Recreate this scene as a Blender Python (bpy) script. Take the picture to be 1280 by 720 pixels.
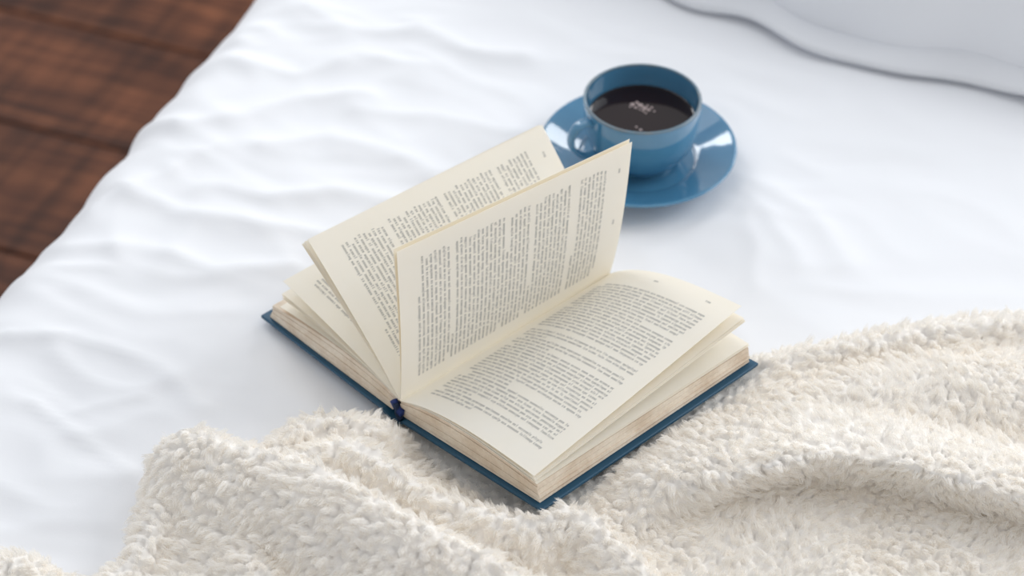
import bpy, math, random
import numpy as np
from mathutils import Vector, Matrix

random.seed(7)
rng = np.random.default_rng(11)
for o in list(bpy.data.objects):
    bpy.data.objects.remove(o)
scene = bpy.context.scene
COL = scene.collection
CM = 0.01
BED = 50.0                       # height of the bed top above the floor, cm; scene lengths below are cm from the bed top

# ------------------------------------------------------------------ camera
cam_data = bpy.data.cameras.new('camera')
cam = bpy.data.objects.new('camera', cam_data)
COL.objects.link(cam)
cam_data.sensor_width = 36.0
cam_data.lens = 2600.0 / 1280.0 * 36.0
cam.location = (0, -1.15910, (BED + 102.55) * CM)
cam.rotation_euler = (math.radians(90 - 41.5), 0, 0)
cam_data.dof.use_dof = True
cam_data.dof.focus_distance = 1.37
cam_data.dof.aperture_fstop = 5.2
cam_data.clip_start = 0.05
scene.camera = cam
scene.cycles.max_bounces = 16
scene.cycles.diffuse_bounces = 12
scene.cycles.transmission_bounces = 8

# ------------------------------------------------------------------ light
world = bpy.data.worlds.new('room_light')
scene.world = world
world.use_nodes = True
bg = world.node_tree.nodes['Background']
bg.inputs['Color'].default_value = (0.93, 0.955, 1.0, 1)
bg.inputs['Strength'].default_value = 0.52


def area_light(name, loc, target, sx, sy, watts, color):
    ld = bpy.data.lights.new(name, 'AREA')
    ld.shape = 'RECTANGLE'
    ld.size, ld.size_y = sx, sy
    ld.energy = watts
    ld.color = color
    lo = bpy.data.objects.new(name, ld)
    COL.objects.link(lo)
    lo.location = loc
    lo.rotation_euler = (Vector(target) - Vector(loc)).to_track_quat('-Z', 'Y').to_euler()
    return lo


# daylight: a tall window to the right of the bed, an added soft area light overhead towards the head end, and two wall windows beyond it, each with an upper and a lower pane
area_light('side_window_daylight', (3.0, 0.75, 2.4), (0.0, -0.05, 0.5), 2.2, 1.9, 48, (0.97, 0.985, 1.0))
area_light('overhead_soft_light', (-0.35, 1.15, 2.55), (0.0, -0.05, 0.5), 1.7, 1.1, 6, (0.96, 0.98, 1.0))
for az, power in ((-30, 1.15), (30, 0.9)):
    for el, wd in ((21.0, 5.0), (34.0, 6.0)):
        dist = 2.6
        a_, e_ = math.radians(az), math.radians(el)
        loc = (dist * math.sin(a_) * math.cos(e_) + 0.05, dist * math.cos(a_) * math.cos(e_) + 0.10, 0.5 + dist * math.sin(e_))
        area_light('window_daylight', loc, (0.05, 0.10, 0.5), 0.66, 0.46, wd * power, (0.96, 0.98, 1.0))

scene.view_settings.view_transform = 'Standard'
scene.view_settings.look = 'None'
scene.view_settings.gamma = 1.0
scene.view_settings.use_curve_mapping = False
scene.view_settings.exposure = 0.20


# ------------------------------------------------------------------ helpers
def lin(r, g, b):
    def f(c):
        c /= 255.0
        return c / 12.92 if c <= 0.04045 else ((c + 0.055) / 1.055) ** 2.4
    return (f(r), f(g), f(b), 1.0)


class Mat:
    """small wrapper around a node material"""
    def __init__(self, name, color, rough=0.6, **kw):
        self.m = bpy.data.materials.new(name)
        self.m.use_nodes = True
        self.nt = self.m.node_tree
        self.b = self.nt.nodes['Principled BSDF']
        self.out = self.nt.nodes['Material Output']
        self.b.inputs['Base Color'].default_value = color
        self.b.inputs['Roughness'].default_value = rough
        for k, v in kw.items():
            self.b.inputs[k.replace('_', ' ')].default_value = v

    def node(self, t, **kw):
        n = self.nt.nodes.new(t)
        for k, v in kw.items():
            setattr(n, k, v)
        return n

    def link(self, a, b):
        self.nt.links.new(a, b)

    def coords(self, scale=(1, 1, 1), rot=(0, 0, 0), out='Object'):
        tc = self.node('ShaderNodeTexCoord')
        mp = self.node('ShaderNodeMapping')
        mp.inputs['Scale'].default_value = scale
        mp.inputs['Rotation'].default_value = rot
        self.link(tc.outputs[out], mp.inputs['Vector'])
        return mp.outputs['Vector']

    def noise(self, vec, scale, detail=3, rough=0.5, dist=0.0):
        n = self.node('ShaderNodeTexNoise')
        n.inputs['Scale'].default_value = scale
        n.inputs['Detail'].default_value = detail
        n.inputs['Roughness'].default_value = rough
        n.inputs['Distortion'].default_value = dist
        self.link(vec, n.inputs['Vector'])
        return n.outputs['Fac']

    def ramp(self, fac, stops):
        r = self.node('ShaderNodeValToRGB')
        e = r.color_ramp.elements
        e[0].position, e[0].color = stops[0]
        e[1].position, e[1].color = stops[-1]
        for p, c in stops[1:-1]:
            x = e.new(p)
            x.color = c
        self.link(fac, r.inputs['Fac'])
        return r.outputs['Color']

    def mix(self, a, b, fac=0.5, mode='MIX'):
        n = self.node('ShaderNodeMix', data_type='RGBA', blend_type=mode)
        for sock, val in ((n.inputs[0], fac), (n.inputs[6], a), (n.inputs[7], b)):
            if hasattr(val, 'is_output'):
                self.link(val, sock)
            else:
                sock.default_value = val
        return n.outputs[2]

    def bump(self, h, strength, dist):
        n = self.node('ShaderNodeBump')
        n.inputs['Strength'].default_value = strength
        n.inputs['Distance'].default_value = dist
        self.link(h, n.inputs['Height'])
        self.link(n.outputs['Normal'], self.b.inputs['Normal'])

    def translucent(self, color, fac):
        t = self.node('ShaderNodeBsdfTranslucent')
        t.inputs['Color'].default_value = color
        mx = self.node('ShaderNodeMixShader')
        mx.inputs['Fac'].default_value = fac
        self.link(self.b.outputs['BSDF'], mx.inputs[1])
        self.link(t.outputs['BSDF'], mx.inputs[2])
        self.link(mx.outputs['Shader'], self.out.inputs['Surface'])


ORIGIN = {}


def tag(o, label=None, category=None, kind=None, group=None):
    for k, v in (('label', label), ('category', category), ('kind', kind), ('group', group)):
        if v:
            o[k] = v
    return o


def wpos(p):
    return Vector((p[0] * CM, p[1] * CM, (p[2] + BED) * CM))


def empty(name, at):
    o = bpy.data.objects.new(name, None)
    o.empty_display_size = 0.05
    o.location = wpos(at)
    COL.objects.link(o)
    ORIGIN[o.name] = np.array(at, float)
    return o


def mesh(name, verts, faces, mat, parent=None, at=None, smooth=True):
    """verts in cm in scene coordinates; the object's own origin sits at `at` (or its parent's origin)"""
    v = np.asarray(verts, float)
    base = np.array(at, float) if at is not None else (ORIGIN[parent.name] if parent else v.mean(0) * (1, 1, 0) + (0, 0, v[:, 2].min()))
    me = bpy.data.meshes.new(name)
    me.from_pydata(((v - base) * CM).tolist(), [], [tuple(int(i) for i in f) for f in faces])
    me.update()
    if smooth:
        me.polygons.foreach_set('use_smooth', [True] * len(me.polygons))
    me.materials.append(mat.m)
    o = bpy.data.objects.new(name, me)
    COL.objects.link(o)
    if parent:
        o.parent = parent
        o.location = Vector((base - ORIGIN[parent.name]) * CM)
    else:
        o.location = wpos(base)
    ORIGIN[o.name] = base
    return o


def sharp(o, deg=35):
    o.data.set_sharp_from_angle(angle=math.radians(deg))
    return o


def bevel(o, width_cm, seg=2):
    m = o.modifiers.new('bevel', 'BEVEL')
    m.width = width_cm * CM
    m.segments = seg
    m.limit_method = 'ANGLE'
    return o


def grid_faces(nu, nv, close_u=False):
    f = []
    for i in range(nu if close_u else nu - 1):
        for j in range(nv - 1):
            a, b = i * nv + j, ((i + 1) % nu) * nv + j
            f.append((a, b, b + 1, a + 1))
    return f


def lathe(profile, n, centre):
    """closed-in profile [(r, z)] turned round the vertical through centre"""
    v = []
    for k in range(n):
        a = 2 * math.pi * k / n
        for r, z in profile:
            v.append((centre[0] + r * math.cos(a), centre[1] + r * math.sin(a), centre[2] + z))
    return v, [f for f in grid_faces(n, len(profile), True)]


def spline(pts, n):
    """Catmull-Rom through 2-D or 3-D points"""
    p = np.asarray(pts, float)
    p = np.vstack([2 * p[0] - p[1], p, 2 * p[-1] - p[-2]])
    out = []
    m = len(p) - 3
    for q in np.linspace(0, m - 1e-6, n):
        i = int(q); t = q - i
        a, b, c, d = p[i:i + 4]
        out.append(0.5 * (2 * b + (c - a) * t + (2 * a - 5 * b + 4 * c - d) * t * t + (3 * b - a - 3 * c + d) * t ** 3))
    return np.array(out)


def tube(path, radii, n=12, flat=1.0, side=None):
    path = np.asarray(path, float)
    v = []
    prev = np.array(side, float) if side is not None else np.array([0, 0, 1.0])
    for i, p in enumerate(path):
        t = path[min(i + 1, len(path) - 1)] - path[max(i - 1, 0)]
        t /= np.linalg.norm(t)
        a = prev - t * (prev @ t)
        a /= np.linalg.norm(a)
        b = np.cross(t, a)
        r = radii[i] if hasattr(radii, '__len__') else radii
        for k in range(n):
            q = 2 * math.pi * k / n
            v.append(p + r * (a * math.cos(q) + b * math.sin(q) * flat))
    m = len(path)
    f = []
    for i in range(m - 1):
        for k in range(n):
            f.append((i * n + k, i * n + (k + 1) % n, (i + 1) * n + (k + 1) % n, (i + 1) * n + k))
    f.append(tuple(range(n))[::-1])
    f.append(tuple((m - 1) * n + k for k in range(n)))
    return v, f


_perm = {}


def perlin(x, y, seed=0):
    if seed not in _perm:
        r = np.random.default_rng(100 + seed)
        _perm[seed] = (r.permutation(512), r.uniform(0, 2 * np.pi, 512))
    pm, an = _perm[seed]
    xi, yi = np.floor(x).astype(int), np.floor(y).astype(int)
    xf, yf = x - xi, y - yi
    u, v = xf * xf * xf * (xf * (xf * 6 - 15) + 10), yf * yf * yf * (yf * (yf * 6 - 15) + 10)

    def g(ix, iy, dx, dy):
        a = an[pm[(pm[ix & 511] + iy) & 511]]
        return np.cos(a) * dx + np.sin(a) * dy
    n00, n10 = g(xi, yi, xf, yf), g(xi + 1, yi, xf - 1, yf)
    n01, n11 = g(xi, yi + 1, xf, yf - 1), g(xi + 1, yi + 1, xf - 1, yf - 1)
    return (n00 * (1 - u) + n10 * u) * (1 - v) + (n01 * (1 - u) + n11 * u) * v


def smooth01(x):
    x = np.clip(x, 0, 1)
    return x * x * (3 - 2 * x)


def poly_dist(X, Y, pts):
    """distance to a polyline, side (+ on its left), and the interpolated third coordinate"""
    best = np.full(X.shape, 1e9)
    side = np.zeros(X.shape)
    val = np.zeros(X.shape)
    for a, b in zip(pts[:-1], pts[1:]):
        ax, ay = a[0], a[1]
        dx, dy = b[0] - ax, b[1] - ay
        L = dx * dx + dy * dy
        t = np.clip(((X - ax) * dx + (Y - ay) * dy) / L, 0, 1)
        qx, qy = X - ax - t * dx, Y - ay - t * dy
        d = np.hypot(qx, qy)
        m = d < best
        best = np.where(m, d, best)
        side = np.where(m, dx * qy - dy * qx, side)
        if len(a) > 2:
            val = np.where(m, a[2] + t * (b[2] - a[2]), val)
    return best, side, val


def in_poly(X, Y, pts):
    inside = np.zeros(X.shape, bool)
    n = len(pts)
    for i in range(n):
        x1, y1 = pts[i][:2]
        x2, y2 = pts[(i + 1) % n][:2]
        if y1 == y2:
            continue
        c = ((y1 > Y) != (y2 > Y)) & (X < (x2 - x1) * (Y - y1) / (y2 - y1) + x1)
        inside ^= c
    return inside


# ------------------------------------------------------------------ materials
M_sheet = Mat('white_cotton', (0.885, 0.893, 0.915, 1), 0.85)
v = M_sheet.coords((1, 1, 1))
M_sheet.bump(M_sheet.noise(v, 900, 2, 0.6), 0.12, 0.0004)
M_sheet.b.inputs['Sheen Weight'].default_value = 0.1

M_pillow = Mat('white_pillowcase', (0.86, 0.87, 0.895, 1), 0.85)
v = M_pillow.coords()
M_pillow.bump(M_pillow.noise(v, 900, 2, 0.6), 0.12, 0.0004)

M_mattress = Mat('mattress_ticking', (0.8, 0.8, 0.8, 1), 0.9)

M_wood = Mat('dark_wood', lin(105, 58, 38), 0.6, Specular_IOR_Level=0.22)
oi = M_wood.node('ShaderNodeObjectInfo')
tc = M_wood.node('ShaderNodeTexCoord')
off = M_wood.node('ShaderNodeVectorMath', operation='MULTIPLY_ADD')
off.inputs[1].default_value = (1, 1, 1)
sc_ = M_wood.node('ShaderNodeVectorMath', operation='SCALE')
sc_.inputs[0].default_value = (13, 7, 3)
M_wood.link(oi.outputs['Random'], sc_.inputs['Scale'])
M_wood.link(tc.outputs['Object'], off.inputs[0])
M_wood.link(sc_.outputs['Vector'], off.inputs[2])


def wood_vec(scale):
    mp = M_wood.node('ShaderNodeMapping')
    mp.inputs['Scale'].default_value = scale
    M_wood.link(off.outputs['Vector'], mp.inputs['Vector'])
    return mp.outputs['Vector']


grain = M_wood.noise(wood_vec((1.6, 26, 10)), 2.2, 6, 0.62, 0.6)
patch = M_wood.noise(wood_vec((2.2, 7, 4)), 1.6, 3, 0.5, 0.4)
saw = M_wood.noise(wood_vec((30, 2.2, 4)), 1.3, 3, 0.6, 0.3)
c1 = M_wood.ramp(grain, [(0.30, lin(66, 34, 22)), (0.52, lin(112, 67, 44)), (0.74, lin(148, 94, 63))])
c2 = M_wood.ramp(patch, [(0.36, (0.45, 0.42, 0.42, 1)), (0.60, (1.0, 1.0, 1.0, 1))])
c3 = M_wood.ramp(saw, [(0.36, (0.50, 0.47, 0.46, 1)), (0.62, (1.1, 1.08, 1.06, 1))])
M_wood.link(M_wood.mix(M_wood.mix(c1, c2, 1.0, 'MULTIPLY'), c3, 0.85, 'MULTIPLY'), M_wood.b.inputs['Base Color'])
M_wood.bump(grain, 0.3, 0.003)

M_gap = Mat('floor_gap', lin(32, 17, 12), 0.9)

M_fleece = Mat('cream_fleece_backing', lin(248, 243, 236), 0.95, Specular_IOR_Level=0.05)
M_pile = Mat('cream_fleece_pile', lin(240, 235, 226), 0.9)
v = M_pile.coords()
M_pile.link(M_pile.mix(lin(250, 247, 242), lin(254, 252, 249), M_pile.noise(v, 40, 2, 0.5)), M_pile.b.inputs['Base Color'])
M_pile.translucent(lin(252, 250, 246), 0.38)
M_pile.b.inputs['Specular IOR Level'].default_value = 0.15

M_page = Mat('cream_paper', lin(243, 239, 224), 0.75)
v = M_page.coords()
M_page.link(M_page.mix(lin(253, 250, 240), lin(255, 253, 246), M_page.noise(v, 60, 3, 0.5)), M_page.b.inputs['Base Color'])
M_page.translucent(lin(251, 234, 188), 0.16)
M_page.b.inputs['Specular IOR Level'].default_value = 0.2

M_block = Mat('paper_edges', lin(222, 203, 178), 0.85)
v = M_block.coords((1, 1, 1))
tcg = M_block.node('ShaderNodeTexCoord')
mpg = M_block.node('ShaderNodeMapping')
mpg.inputs['Scale'].default_value = (6, 6, 330)
M_block.link(tcg.outputs['Generated'], mpg.inputs['Vector'])
lines_ = M_block.noise(v, 500, 2, 0.6)
blot = M_block.noise(v, 45, 3, 0.6)
M_block.link(M_block.mix(M_block.ramp(blot, [(0.35, lin(222, 203, 180)), (0.65, lin(242, 230, 212))]),
                         M_block.ramp(lines_, [(0.35, (0.86, 0.84, 0.82, 1)), (0.65, (1, 1, 1, 1))]), 0.5, 'MULTIPLY'), M_block.b.inputs['Base Color'])

M_ink = Mat('grey_ink', lin(192, 190, 184), 0.9)
M_cover = Mat('blue_bookcloth', lin(26, 78, 106), 0.42)
v = M_cover.coords()
M_cover.bump(M_cover.noise(v, 700, 2, 0.5), 0.15, 0.0004)
M_headband = Mat('navy_thread', lin(30, 54, 118), 0.6)
M_hinge = Mat('navy_hinge', lin(14, 36, 66), 0.7)

M_glaze = Mat('blue_glaze', lin(66, 130, 172), 0.08, IOR=1.6, Coat_Weight=0.6, Coat_Roughness=0.05)
v = M_glaze.coords()
M_glaze.link(M_glaze.mix(lin(70, 127, 163), lin(84, 141, 175), M_glaze.noise(v, 50, 3, 0.55)), M_glaze.b.inputs['Base Color'])
M_rim = Mat('worn_glaze_rim', lin(86, 108, 122), 0.22)
v = M_rim.coords()
M_rim.link(M_rim.mix(lin(92, 138, 165), lin(134, 132, 126), M_rim.noise(v, 90, 2, 0.6)), M_rim.b.inputs['Base Color'])
M_coffee = Mat('black_coffee', lin(30, 14, 14), 0.06)
M_foam = Mat('coffee_foam', lin(176, 158, 154), 0.2)

# ------------------------------------------------------------------ bed frame of reference
BXV = np.array([math.cos(math.radians(-21)), math.sin(math.radians(-21))])      # across the bed, away from the visible edge
BYV = np.array([-BXV[1], BXV[0]])                                               # towards the head end
E0 = np.array([-32.0, 20.3])                                                    # a point on the visible bed edge


def bed_xy(s, t):
    return E0[0] + s * BXV[0] + t * BYV[0], E0[1] + s * BXV[1] + t * BYV[1]


# ------------------------------------------------------------------ floor of wooden planks
def build_floor():
    ang = math.radians(-21)
    fl = mesh('floor', [(*bed_xy(s, t), z - BED) for z in (-1.2, -0.8) for s, t in ((-190, -200), (260, -200), (260, 240), (-190, 240))],
              [(0, 3, 2, 1), (4, 5, 6, 7), (0, 1, 5, 4), (1, 2, 6, 5), (2, 3, 7, 6), (3, 0, 4, 7)], M_gap, at=(0, 0, -BED), smooth=False)
    tag(fl, kind='structure')
    me = {}
    tops = []
    r = random.Random(3)
    # seams in distance along the bed direction
    seam = 59.3 - (E0 @ BYV)
    width = 21.0
    rows = range(-12, 9)
    for k in rows:
        t0 = seam + k * width
        s = -340 + r.uniform(-25, 25)
        while s < 250:
            L = r.choice((230, 260))
            if L not in me:
                w, g = width, 0.22
                vv = np.array([(x, y, z) for z in (-0.8, 0) for x, y in ((g / 2, g / 2), (L - g / 2, g / 2), (L - g / 2, w - g / 2), (g / 2, w - g / 2))]) * CM
                m_ = bpy.data.meshes.new('plank')
                m_.from_pydata(vv.tolist(), [], [(0, 3, 2, 1), (4, 5, 6, 7), (0, 1, 5, 4), (1, 2, 6, 5), (2, 3, 7, 6), (3, 0, 4, 7)])
                m_.materials.append(M_wood.m)
                me[L] = m_
            o = bpy.data.objects.new('plank', me[L])
            COL.objects.link(o)
            x, y = bed_xy(s, t0)
            o.parent = fl
            o.location = (x * CM, y * CM, r.uniform(-0.0006, 0.0006))
            o.rotation_euler = (0, 0, ang)
            bv = o.modifiers.new('bevel', 'BEVEL')
            bv.width = 0.0025
            bv.segments = 1
            s += L


build_floor()

# ------------------------------------------------------------------ book frame of reference (A: hinge at the tail of the right board)
A = np.array([-7.58, -15.06, 1.0])
EY = np.array([0.73025, 0.68267, -0.02631]); EY /= np.linalg.norm(EY)
HX = np.array([EY[1], -EY[0], 0.0]); HX /= np.linalg.norm(HX)
HZ = np.cross(HX, EY)
TAN_R = math.tan(math.radians(8.3))


def bk(x, u, z):
    return A + HX * x + EY * u + HZ * z


# ------------------------------------------------------------------ fleece blanket: height of its folds
OUT = [(-46, -24.0), (-40.0, -27.0), (-35.8, -27.6), (-32.9, -26.9), (-30.5, -27.0), (-28.7, -28.7), (-26.9, -29.2), (-25.0, -27.7), (-24.5, -23.8), (-24.3, -20.2),
       (-23.4, -17.3), (-21.6, -16.0), (-19.0, -17.1), (-17.2, -17.6), (-15.9, -15.8), (-13.2, -14.4), (-10.2, -14.6), (-6.6, -13.4), (0.0, -11.6),
       (9.0, -9.4), (17.3, -8.7), (20.5, -7.6), (26.5, -5.9), (32.5, -4.4), (37.2, -4.1), (45.4, -3.8), (52.6, -6.9), (58, -14), (58, -50), (-50, -50), (-50, -30)]
RIDGES = [  # crest polyline with heights, width on the head side, width on the viewer's side
    ([(-20.4, -20.3, 4.8), (-17.6, -21.9, 5.4), (-13.3, -23.9, 6.0), (-10.7, -25.7, 6.1), (-6.3, -28.8, 6.1), (-2.3, -31.1, 5.7), (0.6, -32.6, 4.9), (3.9, -34.4, 4.4), (8, -37, 3.5)], 1.7, 5.5),
    ([(-13.7, -20.0, 3.0), (-11.1, -19.6, 3.7), (-8.4, -21.4, 3.7), (-5.7, -23.7, 3.7), (-3.1, -25.4, 3.7), (-0.5, -26.6, 3.8), (1.4, -26.9, 4.0), (3.4, -26.2, 4.1), (5.1, -26.9, 4.0), (6.2, -28.4, 3.6), (7.8, -30.2, 3.4), (9.4, -32.3, 3.0), (11, -36, 2.4)], 1.5, 2.3),
    ([(-15.8, -18.3, 2.4), (-14.6, -16.8, 2.5), (-13.0, -16.3, 2.5), (-10.3, -16.6, 2.5), (-8.6, -17.6, 2.0), (-7.4, -19.0, 1.4)], 1.9, 2.0),
    ([(7.4, -25.2, 2.6), (9.5, -23.6, 3.7), (11.2, -22.9, 4.2), (15.0, -20.9, 4.8), (20.0, -19.6, 5.1), (24.8, -20.2, 5.1), (29.5, -22.0, 4.9), (33.2, -23.5, 4.7), (38.6, -25.3, 4.3), (46, -27, 3.5)], 5.0, 1.35),
    ([(16.2, -10.9, 2.0), (20.1, -9.9, 2.4), (26.0, -8.3, 2.5), (31.8, -6.9, 2.5), (37.0, -6.5, 2.5), (44.4, -6.4, 2.5), (52, -9, 2.4)], 2.2, 1.2),
    ([(-20.6, -18.2, 3.2), (-22.3, -19.6, 3.2), (-23.0, -22.8, 3.0), (-22.9, -26.0, 2.9), (-23.8, -28.6, 2.6), (-26.0, -31.0, 2.2)], 1.5, 1.7),
    ([(-38, -29.6, 2.0), (-35.3, -29.6, 2.2), (-31.3, -28.9, 2.3), (-29.5, -29.7, 1.9), (-28.0, -31.5, 1.6)], 1.9, 2.4),
    ([(20, -14.5, 2.2), (24.5, -14.2, 3.3), (30, -13.6, 3.6), (36, -13.2, 3.4), (44, -13.5, 3.0)], 4.2, 4.5),
    ([(19.5, -27.0, 1.9), (20.8, -30.1, 2.2), (21.5, -35.0, 2.2), (21, -42, 2.0)], 3.0, 3.0),
    ([(35, -29, 1.9), (33, -34, 2.4), (33, -42, 2.2)], 3.5, 3.5),
    ([(-17, -27.5, 3.2), (-15, -33, 3.2), (-13, -42, 3.0)], 3.0, 3.5),
]


def blanket_height(X, Y):
    d, _, _ = poly_dist(X, Y, OUT + [OUT[0]])
    ins = in_poly(X, Y, OUT)
    base = 1.15 + 0.35 * perlin(X / 7.0, Y / 7.0, 4) + 0.15 * perlin(X / 2.6, Y / 2.6, 5)
    k = 3.2
    acc = np.exp(k * base)
    for pts, wf, wn in RIDGES:
        dd, side, z = poly_dist(X, Y, pts)
        p0, p1 = np.array(pts[0][:2]), np.array(pts[-1][:2])
        w = np.where(side > 0, wf, wn)
        h = 0.9 + (z - 0.9) * np.exp(-np.minimum((dd / w) ** 2, 40))
        acc += np.exp(k * h)
    h = np.log(acc) / k
    h *= 1 + 0.06 * perlin(X / 3.1, Y / 3.1, 6)
    # rounded outer edge
    r = 2.3
    q = np.clip(d / r, 0, 1)
    h = h * np.sqrt(np.clip(1 - (1 - q) ** 2, 0, 1))
    # the book presses the pile down
    PX, PY = X - A[0], Y - A[1]
    bx, bu = PX * HX[0] + PY * HX[1], PX * EY[0] + PY * EY[1]
    zr = np.where(bx > 0, bx * TAN_R, np.where(bx > -2.2, -0.25, -0.25 + (bx + 2.2) * 0.03)) + A[2] + bu * EY[2]
    gap = np.maximum(np.maximum(-16.2 - bx, bx - 14.0), np.maximum(-0.3 - bu, bu - 21.2))     # distance outside the footprint
    gap = np.maximum(gap, 0)
    low = 1.3 * smooth01((15 - bu) / 8.0) * smooth01((bx - 0.5) / 3.5) * smooth01((14.0 - bx) / 4.0)
    roof = zr - 0.85 - low + (1.5 - 0.5 * low) * gap
    h = np.minimum(h, np.maximum(roof, 0.12))
    return np.where(ins, np.maximum(h, 0.05), 0.0), ins, d, gap


# ------------------------------------------------------------------ bed: mattress and rumpled sheet
SAUCER = np.array([10.0, 15.0, 0.0])
CREASES = [([(-33.7, -11.9), (-30, -15.2), (-25.7, -18.8)], 0.16, 0.45), ([(-38.1, -5.5), (-35, -5.0), (-32.8, -5.1)], 0.28, 0.55),
           ([(-31.6, -5.3), (-28, -6.8), (-25.1, -8.4), (-21.6, -12.3)], 0.28, 0.9), ([(-30.7, -12.8), (-28.5, -12.0), (-26.0, -11.5)], 0.16, 0.6),
           ([(17.9, 11.9), (20.1, 8.4), (21.7, 2.7)], 0.16, 0.8), ([(19.3, 12.9), (23.0, 9.4), (25.3, 2.7)], 0.16, 1.0), ([(18.2, 9.0), (18.6, 5), (18.2, 0.5)], 0.12, 0.8),
           ([(-24, 12), (-19, 10.5), (-14, 11.5), (-9, 10.0)], 0.35, 1.1), ([(-20, 17), (-15, 18.5), (-10, 16.5), (-6, 13.5)], 0.40, 1.3),
           ([(-27, 20), (-22, 21), (-17, 24), (-12, 24)], 0.45, 1.4), ([(-23, 29), (-18, 27), (-13, 29.5), (-8, 28)], 0.45, 1.5),
           ([(-8, 34), (-4, 30.5), (1, 29.8)], 0.40, 1.3), ([(-18, 37), (-14, 33), (-9, 33)], 0.4, 1.3), ([(-31, 12), (-26, 9), (-20, 7.5), (-14, 6)], 0.30, 1.0),
           ([(-34, 5), (-28, 4.5), (-22, 2), (-17, 2.6)], 0.28, 1.0), ([(-13, 22), (-6, 21.5), (0, 19)], 0.30, 1.4), ([(-33, 9.5), (-27, 14), (-24, 17)], 0.35, 1.1)]


def sheet_height(X, Y, s, t):
    wl = np.exp(-np.maximum(s, 0) / 26.0)
    wx = X + 4.5 * perlin(X / 11, Y / 11, 20)
    wy = Y + 4.5 * perlin(X / 11, Y / 11, 21)
    a = wx * 0.93 - wy * 0.36
    b = wx * 0.36 + wy * 0.93
    n1 = 1 - np.abs(perlin(a / 10.0, b / 5.6, 22)) * 2.2
    n2 = 1 - np.abs(perlin(a / 7.0, b / 3.0, 23)) * 2.2
    h = (0.20 + 0.55 * wl) * (n1 - 0.55) * 0.75 + (0.05 + 0.30 * wl) * (n2 - 0.55) * 0.5
    h += 0.35 * perlin(X / 15, Y / 15, 24) + 0.06 * perlin(X / 2.4, Y / 2.4, 25) * (0.3 + wl)
    for pts, amp, w in CREASES:
        dd, _, _ = poly_dist(X + 0.5 * perlin(X / 3, Y / 3, 26), Y + 0.5 * perlin(X / 3, Y / 3, 27), [(p[0], p[1]) for p in pts])
        h += 1.5 * amp * np.exp(-(dd / w) ** 1.4)
    h = 0.9 * h - 0.15
    # quiet where things lie on it
    ds = np.hypot(X - SAUCER[0], Y - SAUCER[1])
    k = smooth01((ds - 4.5) / 6.0)
    PX, PY = X - A[0], Y - A[1]
    bx, bu = PX * HX[0] + PY * HX[1], PX * EY[0] + PY * EY[1]
    gap = np.maximum(np.maximum(-15.8 - bx, bx - 14.0), np.maximum(-bu, bu - 21.0))
    k = np.minimum(k, smooth01((gap + 0.5) / 4.0))
    ins = in_poly(X, Y, OUT)
    d, _, _ = poly_dist(X, Y, OUT + [OUT[0]])
    k = np.minimum(k, np.where(ins, smooth01(1 - d / 2.0), 1))
    k = np.minimum(k, smooth01((30 - t) / 4.0) + smooth01((t - 80) / 4))
    return h * k - 0.25 * (1 - k)


def build_bed():
    bed = empty('bed', (*bed_xy(80, -20), -BED))
    tag(bed, 'bed covered with a rumpled white cotton sheet beside the dark wooden floor', 'bed')
    S1, T0, T1 = 160.0, -130.0, 85.0

    def wrap(q, lo, hi, R=5.0, H=47.5):
        """unfold: parameter beyond lo/hi bends down round a radius and then hangs"""
        over = np.maximum(lo + R - q, 0) + np.maximum(q - (hi - R), 0)
        sgn = np.where(q < lo + R, -1, 1)
        arc = R * math.pi / 2
        a = np.clip(over, 0, arc) / R
        x = np.where(over > 0, np.where(sgn < 0, lo + R, hi - R) + sgn * R * np.sin(a), q)
        z = -np.where(over > 0, R * (1 - np.cos(a)) + np.maximum(over - arc, 0), 0)
        return x, np.maximum(z, -H), np.maximum(over - arc, 0) > 0, sgn

    fine = 0.45
    s_par = np.concatenate([np.linspace(-46, -4, 22), np.arange(-3.6, 84, fine), np.linspace(85, S1 + 46, 60)])
    t_par = np.concatenate([np.linspace(T0 - 46, -56, 60), np.arange(-55, 62, fine), np.linspace(63, T1 + 46, 40)])
    S, T = np.meshgrid(s_par, t_par, indexing='ij')
    x1, z1, h1, g1 = wrap(S, 0, S1)
    x2, z2, h2, g2 = wrap(T, T0, T1)
    edge = smooth01(1 - (S + 4) / 14.0)
    X, Y = bed_xy(x1, x2)
    hh = sheet_height(X, Y, x1, x2)
    hang = smooth01(-(z1 + z2) / 6.0)
    wob = 0.9 * perlin(T / 7.5, S * 0 + 3.3, 30) + 0.5 * perlin(T / 3.1, S * 0 + 1.3, 31)
    out = edge * wob + hang * (2.0 * np.sin(T / 5.0 + 1.5 * perlin(T / 20, S * 0, 33)) * smooth01((-z1 - 6) / 25) + 0.6)
    x1 = x1 - np.where(g1 < 0, out, 0)
    X, Y = bed_xy(x1, x2)
    Z = np.maximum(z1 + z2, -49.3) + hh * (1 - hang)
    V = np.stack([X.ravel(), Y.ravel(), Z.ravel()], 1)
    sh = mesh('sheet', V, grid_faces(len(s_par), len(t_par)), M_sheet, bed)
    # grid_faces winding looks downward here, so flip to face up
    sh.data.flip_normals()
    i = 3.5
    c = [(i, T0 + i), (S1 - i, T0 + i), (S1 - i, T1 - i), (i, T1 - i)]
    mt = mesh('mattress', [(*bed_xy(*q), z) for z in (-48.5, -3.2) for q in c],
              [(0, 3, 2, 1), (4, 5, 6, 7), (0, 1, 5, 4), (1, 2, 6, 5), (2, 3, 7, 6), (3, 0, 4, 7)], M_mattress, bed, smooth=False)
    bevel(mt, 2.5, 3)


build_bed()


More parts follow.
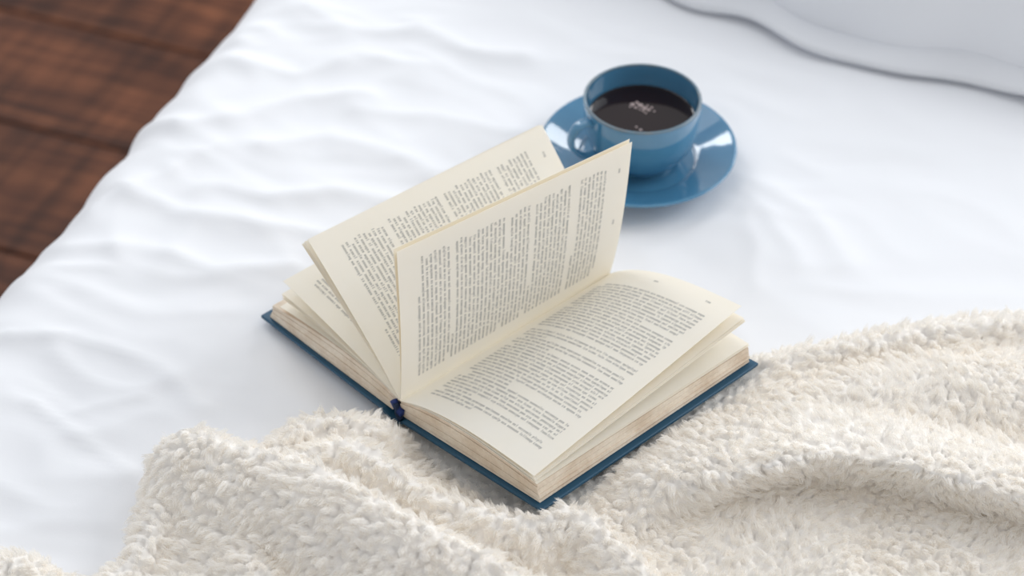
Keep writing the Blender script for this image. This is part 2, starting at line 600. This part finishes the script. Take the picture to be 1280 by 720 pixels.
# ------------------------------------------------------------------ pillow at the head of the bed
def build_pillow():
    s0, s1, t0, t1 = 14.0, 92.0, 31.2, 80.0
    cs, ct, ws, wt = (s0 + s1) / 2, (t0 + t1) / 2, (s1 - s0) / 2, (t1 - t0) / 2
    root = empty('pillow', (*bed_xy(cs, ct), 0))
    tag(root, 'plump white pillow with a flat stitched border at the head of the bed', 'pillow')
    N, Mv = 120, 90

    def front_shift(q):
        return 5.2 * smooth01((56 - q) / 26.0) + 0.4 * np.sin(q / 3.3 + 0.4) + 0.3 * np.sin(q / 1.6)

    a = np.linspace(-1, 1, N)
    b = np.linspace(-1, 1, Mv)
    a = np.sign(a) * (1 - (1 - np.abs(a)) ** 1.6)
    b = np.sign(b) * (1 - (1 - np.abs(b)) ** 1.6)
    AA, BB = np.meshgrid(a, b, indexing='ij')
    prof = ((1 - np.abs(AA) ** 2.6) * (1 - np.abs(BB) ** 2.4))
    pinch = 1.0
    sx = cs + AA * ws * (1 - 0.035 * (1 - np.abs(BB) ** 2))
    ty = ct + BB * wt * (1 - 0.035 * (1 - AA ** 2))
    ty = ty + front_shift(sx) * (1 - BB) / 2
    X, Y = bed_xy(sx, ty)
    seam = 1.35 + 0.35 * np.sin(sx / 5.3 + 1.0) + 0.3 * np.sin(sx / 2.9)
    wr = 0.5 * perlin(X / 6, Y / 6, 40) + 0.25 * perlin(X / 2.5, Y / 2.5, 41) + 0.35 * (1 - 2.4 * np.abs(perlin((X * .36 + Y * .93) / 9, (X * .93 - Y * .36) / 4, 42)))
    top = seam + 21.0 * np.clip(prof, 0, 1) ** 0.50 + wr * np.clip(prof * 4, 0, 1)
    bot = seam * (1 - np.clip(prof * 9, 0, 1)) + 0.25
    n = N * Mv
    V = np.concatenate([np.stack([X.ravel(), Y.ravel(), top.ravel()], 1), np.stack([X.ravel(), Y.ravel(), bot.ravel()], 1)])
    F = [tuple(reversed(f)) for f in grid_faces(N, Mv)] + [tuple(k + n for k in f) for f in grid_faces(N, Mv)]
    mesh('cushion', V, F, M_pillow, root)
    # border round the seam, wavy, drooping on to the sheet
    K = 420
    ring = []
    per = []
    for k in range(K):
        q = k / K * 4
        i, f = int(q), q - int(q)
        e = 2 * f - 1
        aa, bb = [(e, -1), (1, e), (-e, 1), (-1, -e)][i]
        per.append((aa, bb))
    W = 2.6
    rows = []
    for j, w in enumerate((-0.5, 0.0, 0.35, 0.75, 1.0)):
        for aa, bb in per:
            sx_ = cs + aa * (ws * (1 - 0.035 * (1 - abs(bb) ** 2)))
            ty_ = ct + bb * (wt * (1 - 0.035 * (1 - aa ** 2)))
            ty_ += float(front_shift(sx_)) * (1 - bb) / 2
            nx, ny = (abs(aa) > 0.999) * np.sign(aa), (abs(bb) > 0.999) * np.sign(bb)
            ln = max(math.hypot(nx, ny), 1)
            wv = W * (1 + 0.16 * math.sin(sx_ / 4.1 + ty_ / 3.7) + 0.12 * math.sin(sx_ / 1.9))
            x, y = bed_xy(sx_ + nx / ln * w * wv, ty_ + ny / ln * w * wv)
            zs = 1.35 + 0.35 * math.sin(sx_ / 5.3 + 1.0) + 0.3 * math.sin(sx_ / 2.9)
            lift = 0.28 + 0.45 * max(0, math.sin(sx_ / 3.6 + 0.7 + ty_ / 5)) ** 2
            ww = min(max(w, 0), 1)
            rows.append((x, y, zs * (1 - ww) ** 1.4 + lift * ww + 0.3 * math.sin(ww * math.pi)))
    F = []
    for j in range(4):
        for k in range(K):
            F.append((j * K + k, (j + 1) * K + k, (j + 1) * K + (k + 1) % K, j * K + (k + 1) % K))
    fb = mesh('border', rows, F, M_pillow, root)
    so = fb.modifiers.new('thickness', 'SOLIDIFY')
    so.thickness = 0.0028
    so.offset = 0
    tag(fb, label='flat stitched pillowcase border')


build_pillow()


# ------------------------------------------------------------------ blanket
def overhang(P, ref):
    """the long fold flops towards the viewer: points lean over in proportion to their height"""
    pts = RIDGES[3][0]
    d, side, _ = poly_dist(ref[:, 0], ref[:, 1], [(q[0], q[1]) for q in pts])
    w = np.exp(-(d / np.where(side > 0, 4.0, 3.2)) ** 2) * smooth01((ref[:, 0] - 9) / 6.0)
    Q = P.copy()
    Q[:, 1] -= w * 0.62 * np.clip(P[:, 2] - 1.4, 0, None)
    return Q


def build_blanket():
    step = 0.4
    xs, ys = np.arange(-51, 59, step), np.arange(-51, -2.5, step)
    X, Y = np.meshgrid(xs, ys, indexing='ij')
    Hh, ins, d, gap = blanket_height(X, Y)
    used = ins & (Hh > 0.04)
    root = empty('fleece_blanket', (5, -25, 0))
    tag(root, 'cream fluffy fleece blanket bunched in soft folds under the open book', 'blanket')

    # --- tuft centres spread evenly over the folded surface
    gx, gy = np.gradient(Hh, step)
    area = np.minimum(np.where(used, np.sqrt(1 + gx ** 2 + gy ** 2), 0), 4)
    p = (area / area.sum()).ravel()
    cand = rng.choice(len(p), 90000, p=p)
    cx = X.ravel()[cand] + rng.uniform(-step / 2, step / 2, len(cand))
    cy = Y.ravel()[cand] + rng.uniform(-step / 2, step / 2, len(cand))
    cz, ci, _, cg = blanket_height(cx, cy)
    keep = ci & (cz > 0.08)
    cx, cy, cz, cg = cx[keep], cy[keep], cz[keep], cg[keep]
    cell = {}
    R = 0.46
    sel = []
    near27 = [(a, b, c) for a in (-1, 0, 1) for b in (-1, 0, 1) for c in (-1, 0, 1)]
    for k in range(len(cx)):
        x, y, z = cx[k], cy[k], cz[k]
        a, b, c = int(x // R), int(y // R), int(z // R)
        if any((cx[m] - x) ** 2 + (cy[m] - y) ** 2 + (cz[m] - z) ** 2 < R * R for q in near27 for m in cell.get((a + q[0], b + q[1], c + q[2]), ())):
            continue
        cell.setdefault((a, b, c), []).append(k)
        sel.append(k)
    cx, cy, cz, cg = cx[sel], cy[sel], cz[sel], cg[sel]
    nc = len(cx)

    def normal(x, y):
        e = 0.25
        hx = (blanket_height(x + e, y)[0] - blanket_height(x - e, y)[0]) / (2 * e)
        hy = (blanket_height(x, y + e)[0] - blanket_height(x, y - e)[0]) / (2 * e)
        nn = np.stack([-hx, -hy, np.ones_like(hx)], -1)
        return nn / np.linalg.norm(nn, axis=-1, keepdims=True)

    Nn = normal(cx, cy)
    # lean of each tuft: a slowly turning field plus its own whim
    th = 2.0 * np.pi * perlin(cx / 11.0, cy / 11.0, 50) - 1.7 + rng.normal(0, 0.55, nc)
    D = np.stack([np.cos(th), np.sin(th), -0.35 + 0 * th], -1)
    D -= Nn * (D * Nn).sum(-1, keepdims=True)
    D /= np.linalg.norm(D, axis=-1, keepdims=True) + 1e-9
    T1 = np.cross(Nn, D)
    squash = np.where(cg < 0.02, 0.35, np.minimum(1.0, 0.35 + cg))
    tall = squash * np.clip(rng.normal(1.0, 0.25, nc), 0.5, 1.6)

    # --- backing with a soft dome under every tuft
    from mathutils.kdtree import KDTree
    kd = KDTree(nc)
    for k in range(nc):
        kd.insert((cx[k], cy[k], cz[k]), k)
    kd.balance()
    fs = 0.17
    xs, ys = np.arange(-51, 59, fs), np.arange(-51, -2.5, fs)
    X, Y = np.meshgrid(xs, ys, indexing='ij')
    Hh, ins, d, gap = blanket_height(X, Y)
    used = ins & (Hh > 0.04)
    idx = -np.ones(X.shape, int)
    n = int(used.sum())
    idx[used] = np.arange(n)
    P = np.stack([X[used], Y[used], Hh[used]], 1)
    gx, gy = np.gradient(Hh, fs)
    NN = np.stack([-gx[used], -gy[used], np.ones(n)], 1)
    NN /= np.linalg.norm(NN, axis=1, keepdims=True)
    dome = np.zeros(n)
    for k in range(n):
        q = P[k]
        best = 0.0
        for co, i_, dist in kd.find_n((q[0], q[1], q[2]), 2):
            hgt = tall[i_] * math.sqrt(max(0.0, 1 - (dist / 0.40) ** 2))
            if hgt > best:
                best = hgt
        dome[k] = best
    P2 = P + NN * (0.38 * dome - 0.10)[:, None]
    P2[:, 2] = np.maximum(P2[:, 2], 0.5 * P[:, 2] + 0.03)
    P2 = overhang(P2, P)
    Bt = P.copy()
    Bt[:, 2] = np.minimum(0.02, P[:, 2] - 0.02)
    I, J = np.nonzero(used[:-1, :-1] & used[1:, :-1] & used[:-1, 1:] & used[1:, 1:])
    Q = np.stack([idx[I, J], idx[I + 1, J], idx[I + 1, J + 1], idx[I, J + 1]], 1)
    e = np.concatenate([Q[:, [0, 1]], Q[:, [1, 2]], Q[:, [2, 3]], Q[:, [3, 0]]])
    code = e[:, 0] * (n + 1) + e[:, 1]
    rev = e[:, 1] * (n + 1) + e[:, 0]
    rim = e[~np.isin(rev, code)]
    F = Q.tolist() + (Q[:, ::-1][::1] + n).tolist() + [(b, a, a + n, b + n) for a, b in rim.tolist()]
    mesh('backing', np.concatenate([P2, Bt]), F, M_fleece, root)

    # --- short fibres on the domes, drawn together at the tip of each tuft
    seen = (np.abs(cx) < 42) & (cy > -37)
    cnt = np.where(seen, 32, 14)
    rep = np.repeat(np.arange(nc), cnt)
    ns = len(rep)
    rr = 0.34 * np.sqrt(rng.uniform(0, 1, ns))
    ph = rng.uniform(0, 2 * np.pi, ns)
    root_off = D[rep] * (rr * np.cos(ph))[:, None] + T1[rep] * (rr * np.sin(ph))[:, None]
    Rt = np.stack([cx, cy, cz], -1)[rep] + root_off
    rz, rin, _, _ = blanket_height(Rt[:, 0], Rt[:, 1])
    Rt[:, 2] += np.where(rin, np.clip(rz - Rt[:, 2], -0.25, 0.25), 0)
    Rt += Nn[rep] * (0.38 * tall[rep] * np.sqrt(np.clip(1 - (rr / 0.40) ** 2, 0, 1)) - 0.16)[:, None]
    ell = 0.55 * tall[rep] * rng.uniform(0.6, 1.15, ns)
    lean = rng.uniform(0.35, 0.95, nc)[rep]
    K = 5
    pts = np.zeros((ns, K, 3))
    jitter = rng.normal(0, 0.045, (ns, 3))
    curl = rng.uniform(0, 2 * np.pi, nc)[rep]
    for j, q in enumerate(np.linspace(0, 1, K)):
        up = ell * (0.85 * q - 0.30 * lean * q * q)
        fw = ell * lean * 0.95 * q ** 1.4
        wob = 0.035 * np.sin(q * 5 + curl)
        pts[:, j] = Rt - root_off * (0.42 * q ** 1.5) + Nn[rep] * up[:, None] + D[rep] * fw[:, None] + T1[rep] * wob[:, None] + jitter * q
    ref = np.repeat(Rt, K, axis=0)
    pts = overhang(pts.reshape(-1, 3), ref).reshape(ns, K, 3)
    base = ORIGIN[root.name]
    cu = bpy.data.hair_curves.new('fleece_pile')
    cu.add_curves([K] * ns)
    cu.attributes['position'].data.foreach_set('vector', ((pts.reshape(-1, 3) - base) * CM).astype(np.float32).ravel())
    ra = cu.attributes.get('radius') or cu.attributes.new('radius', 'FLOAT', 'POINT')
    rad = np.tile(np.array([0.020, 0.020, 0.018, 0.014, 0.006]) * CM, ns) * np.repeat(np.where(seen[rep], 1.0, 1.5), K)
    ra.data.foreach_set('value', rad.astype(np.float32))
    cu.materials.append(M_pile.m)
    po = bpy.data.objects.new('fleece_pile', cu)
    COL.objects.link(po)
    po.parent = root
    tag(po, kind='stuff')
    print('tufts', nc, 'fibres', ns)


build_blanket()

# ------------------------------------------------------------------ open book
book = empty('open_book', tuple(A + np.array([0, 0, -0.6])))
tag(book, 'open hardback book with dark blue cover and cream leaves standing up, on the blanket', 'book')
PH = 20.3            # page height
U0 = 0.30            # tail margin inside the cover


def g_bend(s):
    return 3 * (1 - s) ** 2 - 1


def leaf_curve(theta, W, kappa, start, n, sign):
    """points (x, z) of a page section: chord angle theta (deg), length W, bend kappa (deg); sign +1 arches a right-hand page, -1 a left-hand one"""
    s = (np.arange(n - 1) + 0.5) / (n - 1)
    phi = np.radians(theta + sign * kappa * g_bend(s))
    x = np.concatenate([[0], np.cumsum(np.cos(phi))]) * W / (n - 1) + start[0]
    z = np.concatenate([[0], np.cumsum(np.sin(phi))]) * W / (n - 1) + start[1]
    return x, z


class Leaf:
    def __init__(self, tn, tf, Wn=13.1, Wf=13.1, kn=5, kf=5, start=(-0.45, 1.5), sign=1, n=25):
        self.p = (tn, tf, Wn, Wf, kn, kf, start, sign)
        self.n = n
        self.cache = {}

    def curve(self, u):
        key = round(u, 4)
        if key not in self.cache:
            tn, tf, Wn, Wf, kn, kf, st, sg = self.p
            m = lambda a, b: a + (b - a) * u
            self.cache[key] = leaf_curve(m(tn, tf), m(Wn, Wf), m(kn, kf), st, self.n, sg)
        return self.cache[key]

    def at(self, v, u, off=0.0):
        """v 0 gutter .. 1 fore-edge, u 0 tail .. 1 head, off along the face normal"""
        x, z = self.curve(u)
        q = min(max(v, 0), 1) * (self.n - 1)
        i = min(int(q), self.n - 2)
        f = q - i
        px, pz = x[i] + f * (x[i + 1] - x[i]), z[i] + f * (z[i + 1] - z[i])
        if off:
            tx, tz = x[i + 1] - x[i], z[i + 1] - z[i]
            L = math.hypot(tx, tz)
            px, pz = px - tz / L * off, pz + tx / L * off
        return bk(px, U0 + u * PH, pz)

    def build(self, name='page', thick=0.022, nu=13, mat=None, parent=None):
        n = self.n
        V = []
        for off in (thick / 2, -thick / 2):
            for i in range(nu):
                for j in range(n):
                    V.append(self.at(j / (n - 1), i / (nu - 1), off if abs(off) > 0 else 1e-6))
        N = nu * n
        top = grid_faces(nu, n)
        F = list(top) + [tuple(reversed([k + N for k in f])) for f in top]
        bnd = [i * n for i in range(nu)] + [(nu - 1) * n + j for j in range(1, n)] + [i * n + n - 1 for i in range(nu - 2, -1, -1)] + [j for j in range(n - 2, 0, -1)]
        for a, b in zip(bnd, bnd[1:] + bnd[:1]):
            F.append((b, a, a + N, b + N))
        o = mesh(name, V, F, mat or M_page, parent or book)
        return sharp(o, 40)


def print_text(leaf, parent, side=1, seed=0, lines=46, margins=(0.115, 0.095, 0.075, 0.10), v_lo=0.0, paragraphs=None):
    """grey lines of small letter strokes lying on the page; margins: gutter, fore-edge, tail, head"""
    r = random.Random(seed)
    W = (leaf.p[2] + leaf.p[3]) / 2
    mg, mf, mt, mh = margins
    pitch = (1 - mt - mh) / lines
    xh = 0.165 / PH                   # x-height as share of the page height
    cw = 0.150 / W
    V, F = [], []
    off = side * 0.019

    def quad(v0, v1, u0, u1):
        b = len(V)
        for v_, u_ in ((v0, u0), (v1, u0), (v1, u1), (v0, u1)):
            V.append(leaf.at(v_, u_, off))
        F.append((b, b + 1, b + 2, b + 3))

    def letter(v0, u0):
        st = 0.052 / W
        k = r.random()
        top = u0 + xh
        if k < 0.12:
            quad(v0 + cw * .3, v0 + cw * .3 + st, u0, u0 + xh * 1.5)
        elif k < 0.45:
            quad(v0 + cw * .08, v0 + cw * .08 + st, u0, top)
            quad(v0 + cw * .52, v0 + cw * .52 + st, u0, top)
            quad(v0 + cw * .08, v0 + cw * .52 + st, top - xh * .24, top)
        elif k < 0.75:
            quad(v0 + cw * .08, v0 + cw * .08 + st, u0, top)
            quad(v0 + cw * .08, v0 + cw * .75, u0, u0 + xh * .24)
            quad(v0 + cw * .08, v0 + cw * .75, top - xh * .24, top)
            if k > 0.6:
                quad(v0 + cw * .1, v0 + cw * .75, u0 + xh * .4, u0 + xh * .62)
        else:
            lo = u0 - xh * .45 if k > 0.9 else u0
            quad(v0 + cw * .06, v0 + cw * .06 + st, lo, top)
            quad(v0 + cw * .06, v0 + cw * .8, u0 + xh * .38, u0 + xh * .62)
            quad(v0 + cw * .55, v0 + cw * .55 + st, u0, top)

    rev = side < 0
    # running head and page number
    u = 1 - mh * 0.52
    for c0, cn in ((0.45, 3), (0.82, 3)):
        vv = c0
        for k in range(cn):
            letter(vv, u)
            vv += cw
    left = r.randint(5, 10)
    newp = True
    for k in range(lines):
        u = 1 - mh - (k + 1) * pitch
        v0 = mg + (0.05 if newp else 0)
        end = 1 - mf
        left -= 1
        newp = False
        if left == 0:
            end = mg + (1 - mf - mg) * r.uniform(0.2, 0.85)
            left = r.choice((1, 3, 6, 8, 11, 13))
            newp = True
        elif r.random() < 0.025:
            continue
        v_ = v0
        while v_ < end - 2 * cw:
            for _ in range(min(r.randint(2, 9), int((end - v_) / cw))):
                letter(v_, u)
                v_ += cw
            v_ += cw * 0.85
    o = mesh('printed_text', V, F, M_ink, parent, at=ORIGIN[parent.name], smooth=False)
    return o


def strip_block(name, lower, upper, k0, k1, mat, inset, nv=17, nu=9):
    """a section of the text block between two page surfaces"""
    V = []
    for kk in (k1, k0):
        for i in range(nu):
            u = i / (nu - 1)
            uu = inset[1] + u * (1 - inset[1] - inset[2])
            for j in range(nv):
                v_ = j / (nv - 1) * inset[0]
                a, b = lower.at(v_, uu), upper.at(v_, uu)
                V.append(a + (b - a) * kk)
    N = nu * nv
    top = grid_faces(nu, nv)
    F = list(top) + [tuple(reversed([q + N for q in f])) for f in top]
    bnd = [i * nv for i in range(nu)] + [(nu - 1) * nv + j for j in range(1, nv)] + [i * nv + nv - 1 for i in range(nu - 2, -1, -1)] + [j for j in range(nv - 2, 0, -1)]
    for a, b in zip(bnd, bnd[1:] + bnd[:1]):
        F.append((b, a, a + N, b + N))
    o = mesh(name, V, F, mat, book)
    return sharp(o, 40)


def board(x0, z0n, z0f, x1, z1n, z1f, th=0.30, name='cover_board'):
    u0, u1 = 0.0, 20.95
    V = []
    for dz in (-th / 2, th / 2):
        V += [bk(x0, u0, z0n + dz), bk(x1, u0, z1n + dz), bk(x1, u1, z1f + dz), bk(x0, u1, z0f + dz)]
    sgn = 1 if x1 > x0 else -1
    F = [(0, 3, 2, 1), (4, 5, 6, 7), (0, 1, 5, 4), (1, 2, 6, 5), (2, 3, 7, 6), (3, 0, 4, 7)]
    if sgn < 0:
        F = [tuple(reversed(f)) for f in F]
    o = mesh(name, V, F, M_cover, book, smooth=False)
    bevel(o, 0.10, 3)
    return o


# boards, spine, hinge
board(0.0, 0.0, 0.0, 13.83, 13.83 * TAN_R, 13.83 * TAN_R)
board(-2.05, -0.22, 0.02, -15.75, -0.62, 0.02)


def spine():
    nu, nv = 9, 15
    V = []
    for dz in (0.0, -0.28):
        for i in range(nu):
            u = 20.95 * i / (nu - 1)
            for j in range(nv):
                q = j / (nv - 1)
                x = -2.05 + 2.1 * q
                z = -0.22 + 0.22 * q - 0.30 * math.sin(math.pi * q) + 0.1
                V.append(bk(x, u, z + dz))
    N = nu * nv
    top = [tuple(reversed(f)) for f in grid_faces(nu, nv)]
    top = grid_faces(nu, nv)
    F = list(top) + [tuple(reversed([k + N for k in f])) for f in top]
    bnd = [i * nv for i in range(nu)] + [(nu - 1) * nv + j for j in range(1, nv)] + [i * nv + nv - 1 for i in range(nu - 2, -1, -1)] + [j for j in range(nv - 2, 0, -1)]
    for a, b in zip(bnd, bnd[1:] + bnd[:1]):
        F.append((b, a, a + N, b + N))
    sharp(mesh('spine', V, F, M_cover, book), 40)


spine()

# text block, right-hand side
r_low = Leaf(8.3, 8.3, 13.35, 13.35, 0, 0, start=(-0.75, 0.10))
r_low.p = (8.3, 8.3, 14.05, 14.05, 0, 0, (-0.50, 0.13), 1)
r_top = Leaf(9.0, 8.0, 13.75, 13.75, 8, 6, start=(-0.45, 1.45))
cuts = [0, 0.13, 0.27, 0.42, 0.55, 0.70, 0.86, 1.0]
rr_ = random.Random(5)
for a_, b_ in zip(cuts[:-1], cuts[1:]):
    strip_block('page_section', r_low, r_top, a_ + 0.006, b_ - 0.006, M_block, (1 - rr_.uniform(0, 0.012), rr_.uniform(0, 0.004), rr_.uniform(0, 0.004)))
# loose leaves above it
for tn, tf, kn, kf, w in ((9.25, 8.4, 8, 6, 13.74), (9.5, 8.9, 8, 6.5, 13.68), (10.2, 16.6, 8.3, 9.5, 13.66), (10.4, 17.0, 8.4, 10, 13.62), (10.6, 17.6, 8.5, 10, 13.55), (11.7, 21.6, 9.0, 12, 13.6)):
    lf = Leaf(tn, tf, w, w, kn, kf)
    pg = lf.build()
last = lf
print_text(last, pg, 1, 21)

# text block, left-hand side
l_low = Leaf(182.2, 180.2, 13.8, 13.8, 0, 0, start=(-1.35, 0.02), sign=-1)
l_top = Leaf(182.2, 180.5, 14.15, 14.15, 7.0, 5.0, start=(-0.65, 1.45), sign=-1)
for a_, b_ in zip(cuts[:-2], cuts[1:-1]):
    a2, b2 = a_ / 0.86, b_ / 0.86
    strip_block('page_section', l_low, l_top, a2 + 0.006, b2 - 0.006, M_block, (1 - rr_.uniform(0, 0.01), rr_.uniform(0, 0.004), rr_.uniform(0, 0.004)))
for tn, tf, kn, kf, w in ((180.0, 178.0, 7, 5, 13.3), (175.4, 174.0, 5.5, 4, 13.0), (174.4, 173.2, 5.2, 4, 13.05), (173.6, 172.4, 5, 4, 13.0)):
    Leaf(tn, tf, w, w, kn, kf, sign=-1).build()
lf = Leaf(167.6, 166.0, 12.95, 12.9, 3, 3, sign=-1)
pg = lf.build()
print_text(lf, pg, -1, 31)

# the leaning sheaf and the upright leaves
for tn, tf, w in ((143.0, 131.5, 12.75), (142.0, 131.0, 12.7), (140.9, 130.3, 12.75)):
    Leaf(tn, tf, w, w - 0.6, 2.5, 4, sign=-1).build()
lf = Leaf(138.2, 129.0, 12.75, 12.1, 3.0, 5, sign=-1)
pg = lf.build()
print_text(lf, pg, -1, 41)
Leaf(91.6, 85.4, 13.25, 12.92, -2.0, -3.0, sign=1).build()
lf = Leaf(90.2, 84.2, 13.2, 12.85, -2.5, -3.5, sign=1)
pg = lf.build()
print_text(lf, pg, -1, 51)


# headband at the tail of the spine
def headband():
    path = []
    for q in np.linspace(0, 1, 29):
        x = -1.05 + 0.95 * q
        z = 1.28 - 0.10 * q - 0.55 * math.sin(math.pi * q) * 0.3 - 0.55 * q
        path.append(bk(x, 0.20, z))
    rad = [0.25 + 0.05 * (i % 2) for i in range(29)]
    v_, f_ = tube(path, rad, 10)
    tag(mesh('headband', v_, f_, M_headband, book), label='navy ribbed headband at the foot of the spine')
    # dark cloth hinge between block and boards
    path = [bk(x, 0.12, z) for x, z in ((-0.72, 1.25), (-0.55, 0.75), (-0.5, 0.35), (-0.2, 0.05))]
    v_, f_ = tube(spline(path, 12), 0.22, 8)
    mesh('hinge_cloth', v_, f_, M_hinge, book)


headband()


# ------------------------------------------------------------------ saucer, cup, coffee
def build_crockery():
    sc0 = SAUCER + np.array([0, 0, 0.02])
    prof = [(0.01, 0.25), (3.2, 0.25), (3.35, 0.02), (3.75, 0.02), (3.95, 0.30), (5.4, 0.72), (6.9, 1.28), (7.6, 1.62), (7.78, 1.76), (7.80, 1.86), (7.72, 1.93), (7.55, 1.92),
            (7.2, 1.78), (6.4, 1.46), (5.5, 1.13), (4.75, 0.86), (4.62, 0.74), (4.5, 0.66), (4.2, 0.62), (3.2, 0.56), (2.95, 0.50), (0.01, 0.50)]
    p2 = spline(prof, 110)
    v_, f_ = lathe([tuple(q) for q in p2], 96, sc0)
    so = mesh('saucer', v_, f_, M_glaze, at=tuple(sc0))
    tag(so, 'round glossy blue ceramic saucer lying on the white sheet', 'saucer')
    so.data.flip_normals()

    c0 = sc0 + np.array([0.15, -0.1, 0.53])
    outer = [(0.01, 0.22), (2.1, 0.22), (2.25, 0.0), (2.55, 0.0), (2.68, 0.28), (3.3, 0.85), (3.95, 1.75), (4.35, 2.9), (4.52, 4.1), (4.58, 5.3), (4.60, 5.85)]
    rim = [(4.60, 5.85), (4.585, 5.97), (4.50, 6.03), (4.40, 6.0), (4.35, 5.88)]
    inner = [(4.35, 5.88), (4.28, 4.6), (4.10, 3.2), (3.7, 2.0), (2.9, 1.05), (1.8, 0.62), (0.01, 0.55)]
    o1, o2 = spline(outer, 50), spline(inner, 40)
    v_, f_ = lathe([tuple(q) for q in o1] + [tuple(q) for q in rim[1:-1]] + [tuple(q) for q in o2], 96, c0)
    cup = mesh('coffee_cup', v_, f_, M_glaze, at=tuple(c0))
    cup.data.flip_normals()
    tag(cup, 'blue ceramic cup of black coffee standing on the blue saucer', 'cup')
    # worn rim line, a slim ring lying on the lip
    v_, f_ = lathe([(4.615, 5.90), (4.60, 5.985), (4.50, 6.048), (4.40, 6.018), (4.34, 5.92), (4.42, 5.96), (4.50, 5.99), (4.56, 5.95), (4.615, 5.90)], 96, c0)
    rm = mesh('rim', v_, f_, M_rim, cup)
    rm.data.flip_normals()
    # handle: a flattened loop on the side towards the book
    a = math.radians(207)
    d = np.array([math.cos(a), math.sin(a), 0])
    path = [c0 + d * r + np.array([0, 0, z]) for r, z in ((4.3, 5.05), (5.0, 5.25), (5.75, 5.05), (6.25, 4.3), (6.2, 3.4), (5.6, 2.55), (4.8, 2.05), (3.95, 1.95))]
    sp = spline(path, 40)
    rad = [0.56 - 0.08 * math.sin(math.pi * i / 39) for i in range(40)]
    side = np.array([-d[1], d[0], 0])
    v_, f_ = tube(sp, rad, 14, flat=0.50, side=side)
    mesh('handle', v_, f_, M_glaze, cup)
    # coffee
    zc = 4.15
    prof = [(0.01, 2.6), (3.4, 2.6), (3.85, 3.0), (4.12, zc - 0.02), (4.16, zc + 0.07), (4.08, zc + 0.03), (3.9, zc), (2, zc), (0.01, zc)]
    v_, f_ = lathe(prof, 64, c0)
    cf = mesh('coffee', v_, f_, M_coffee, at=tuple(c0 + np.array([0, 0, 2.6])))
    cf.data.flip_normals()
    sharp(cf, 50)
    tag(cf, 'dark black coffee with a few pale bubbles filling the blue cup', 'coffee')
    r = random.Random(9)
    spots = [(-0.45, 1.15, .20), (-0.15, 1.35, .16), (0.05, 1.05, .22), (-0.25, 0.8, .14), (0.3, 0.75, .2), (0.55, 0.55, .16), (0.2, 0.45, .12), (0.75, 0.8, .12), (-0.6, 0.9, .1), (0.0, 0.6, .1), (0.5, 1.0, .1), (-0.05, -1.6, .13), (0.35, 0.2, .1), (0.9, 0.4, .1), (-0.3, -1.3, .1)]
    for x, y, rad in spots:
        x, y, rad = x * 1.25 - 0.1, y * 1.2 + 0.25, rad * 1.1
        p2 = [(0.01, rad * 0.45), (rad * 0.5, rad * 0.38), (rad * 0.85, rad * 0.2), (rad, -0.02)]
        v_, f_ = lathe(p2, 12, c0 + np.array([x, y, zc]))
        b = mesh('bubble', v_, f_, M_foam, cf)


build_crockery()
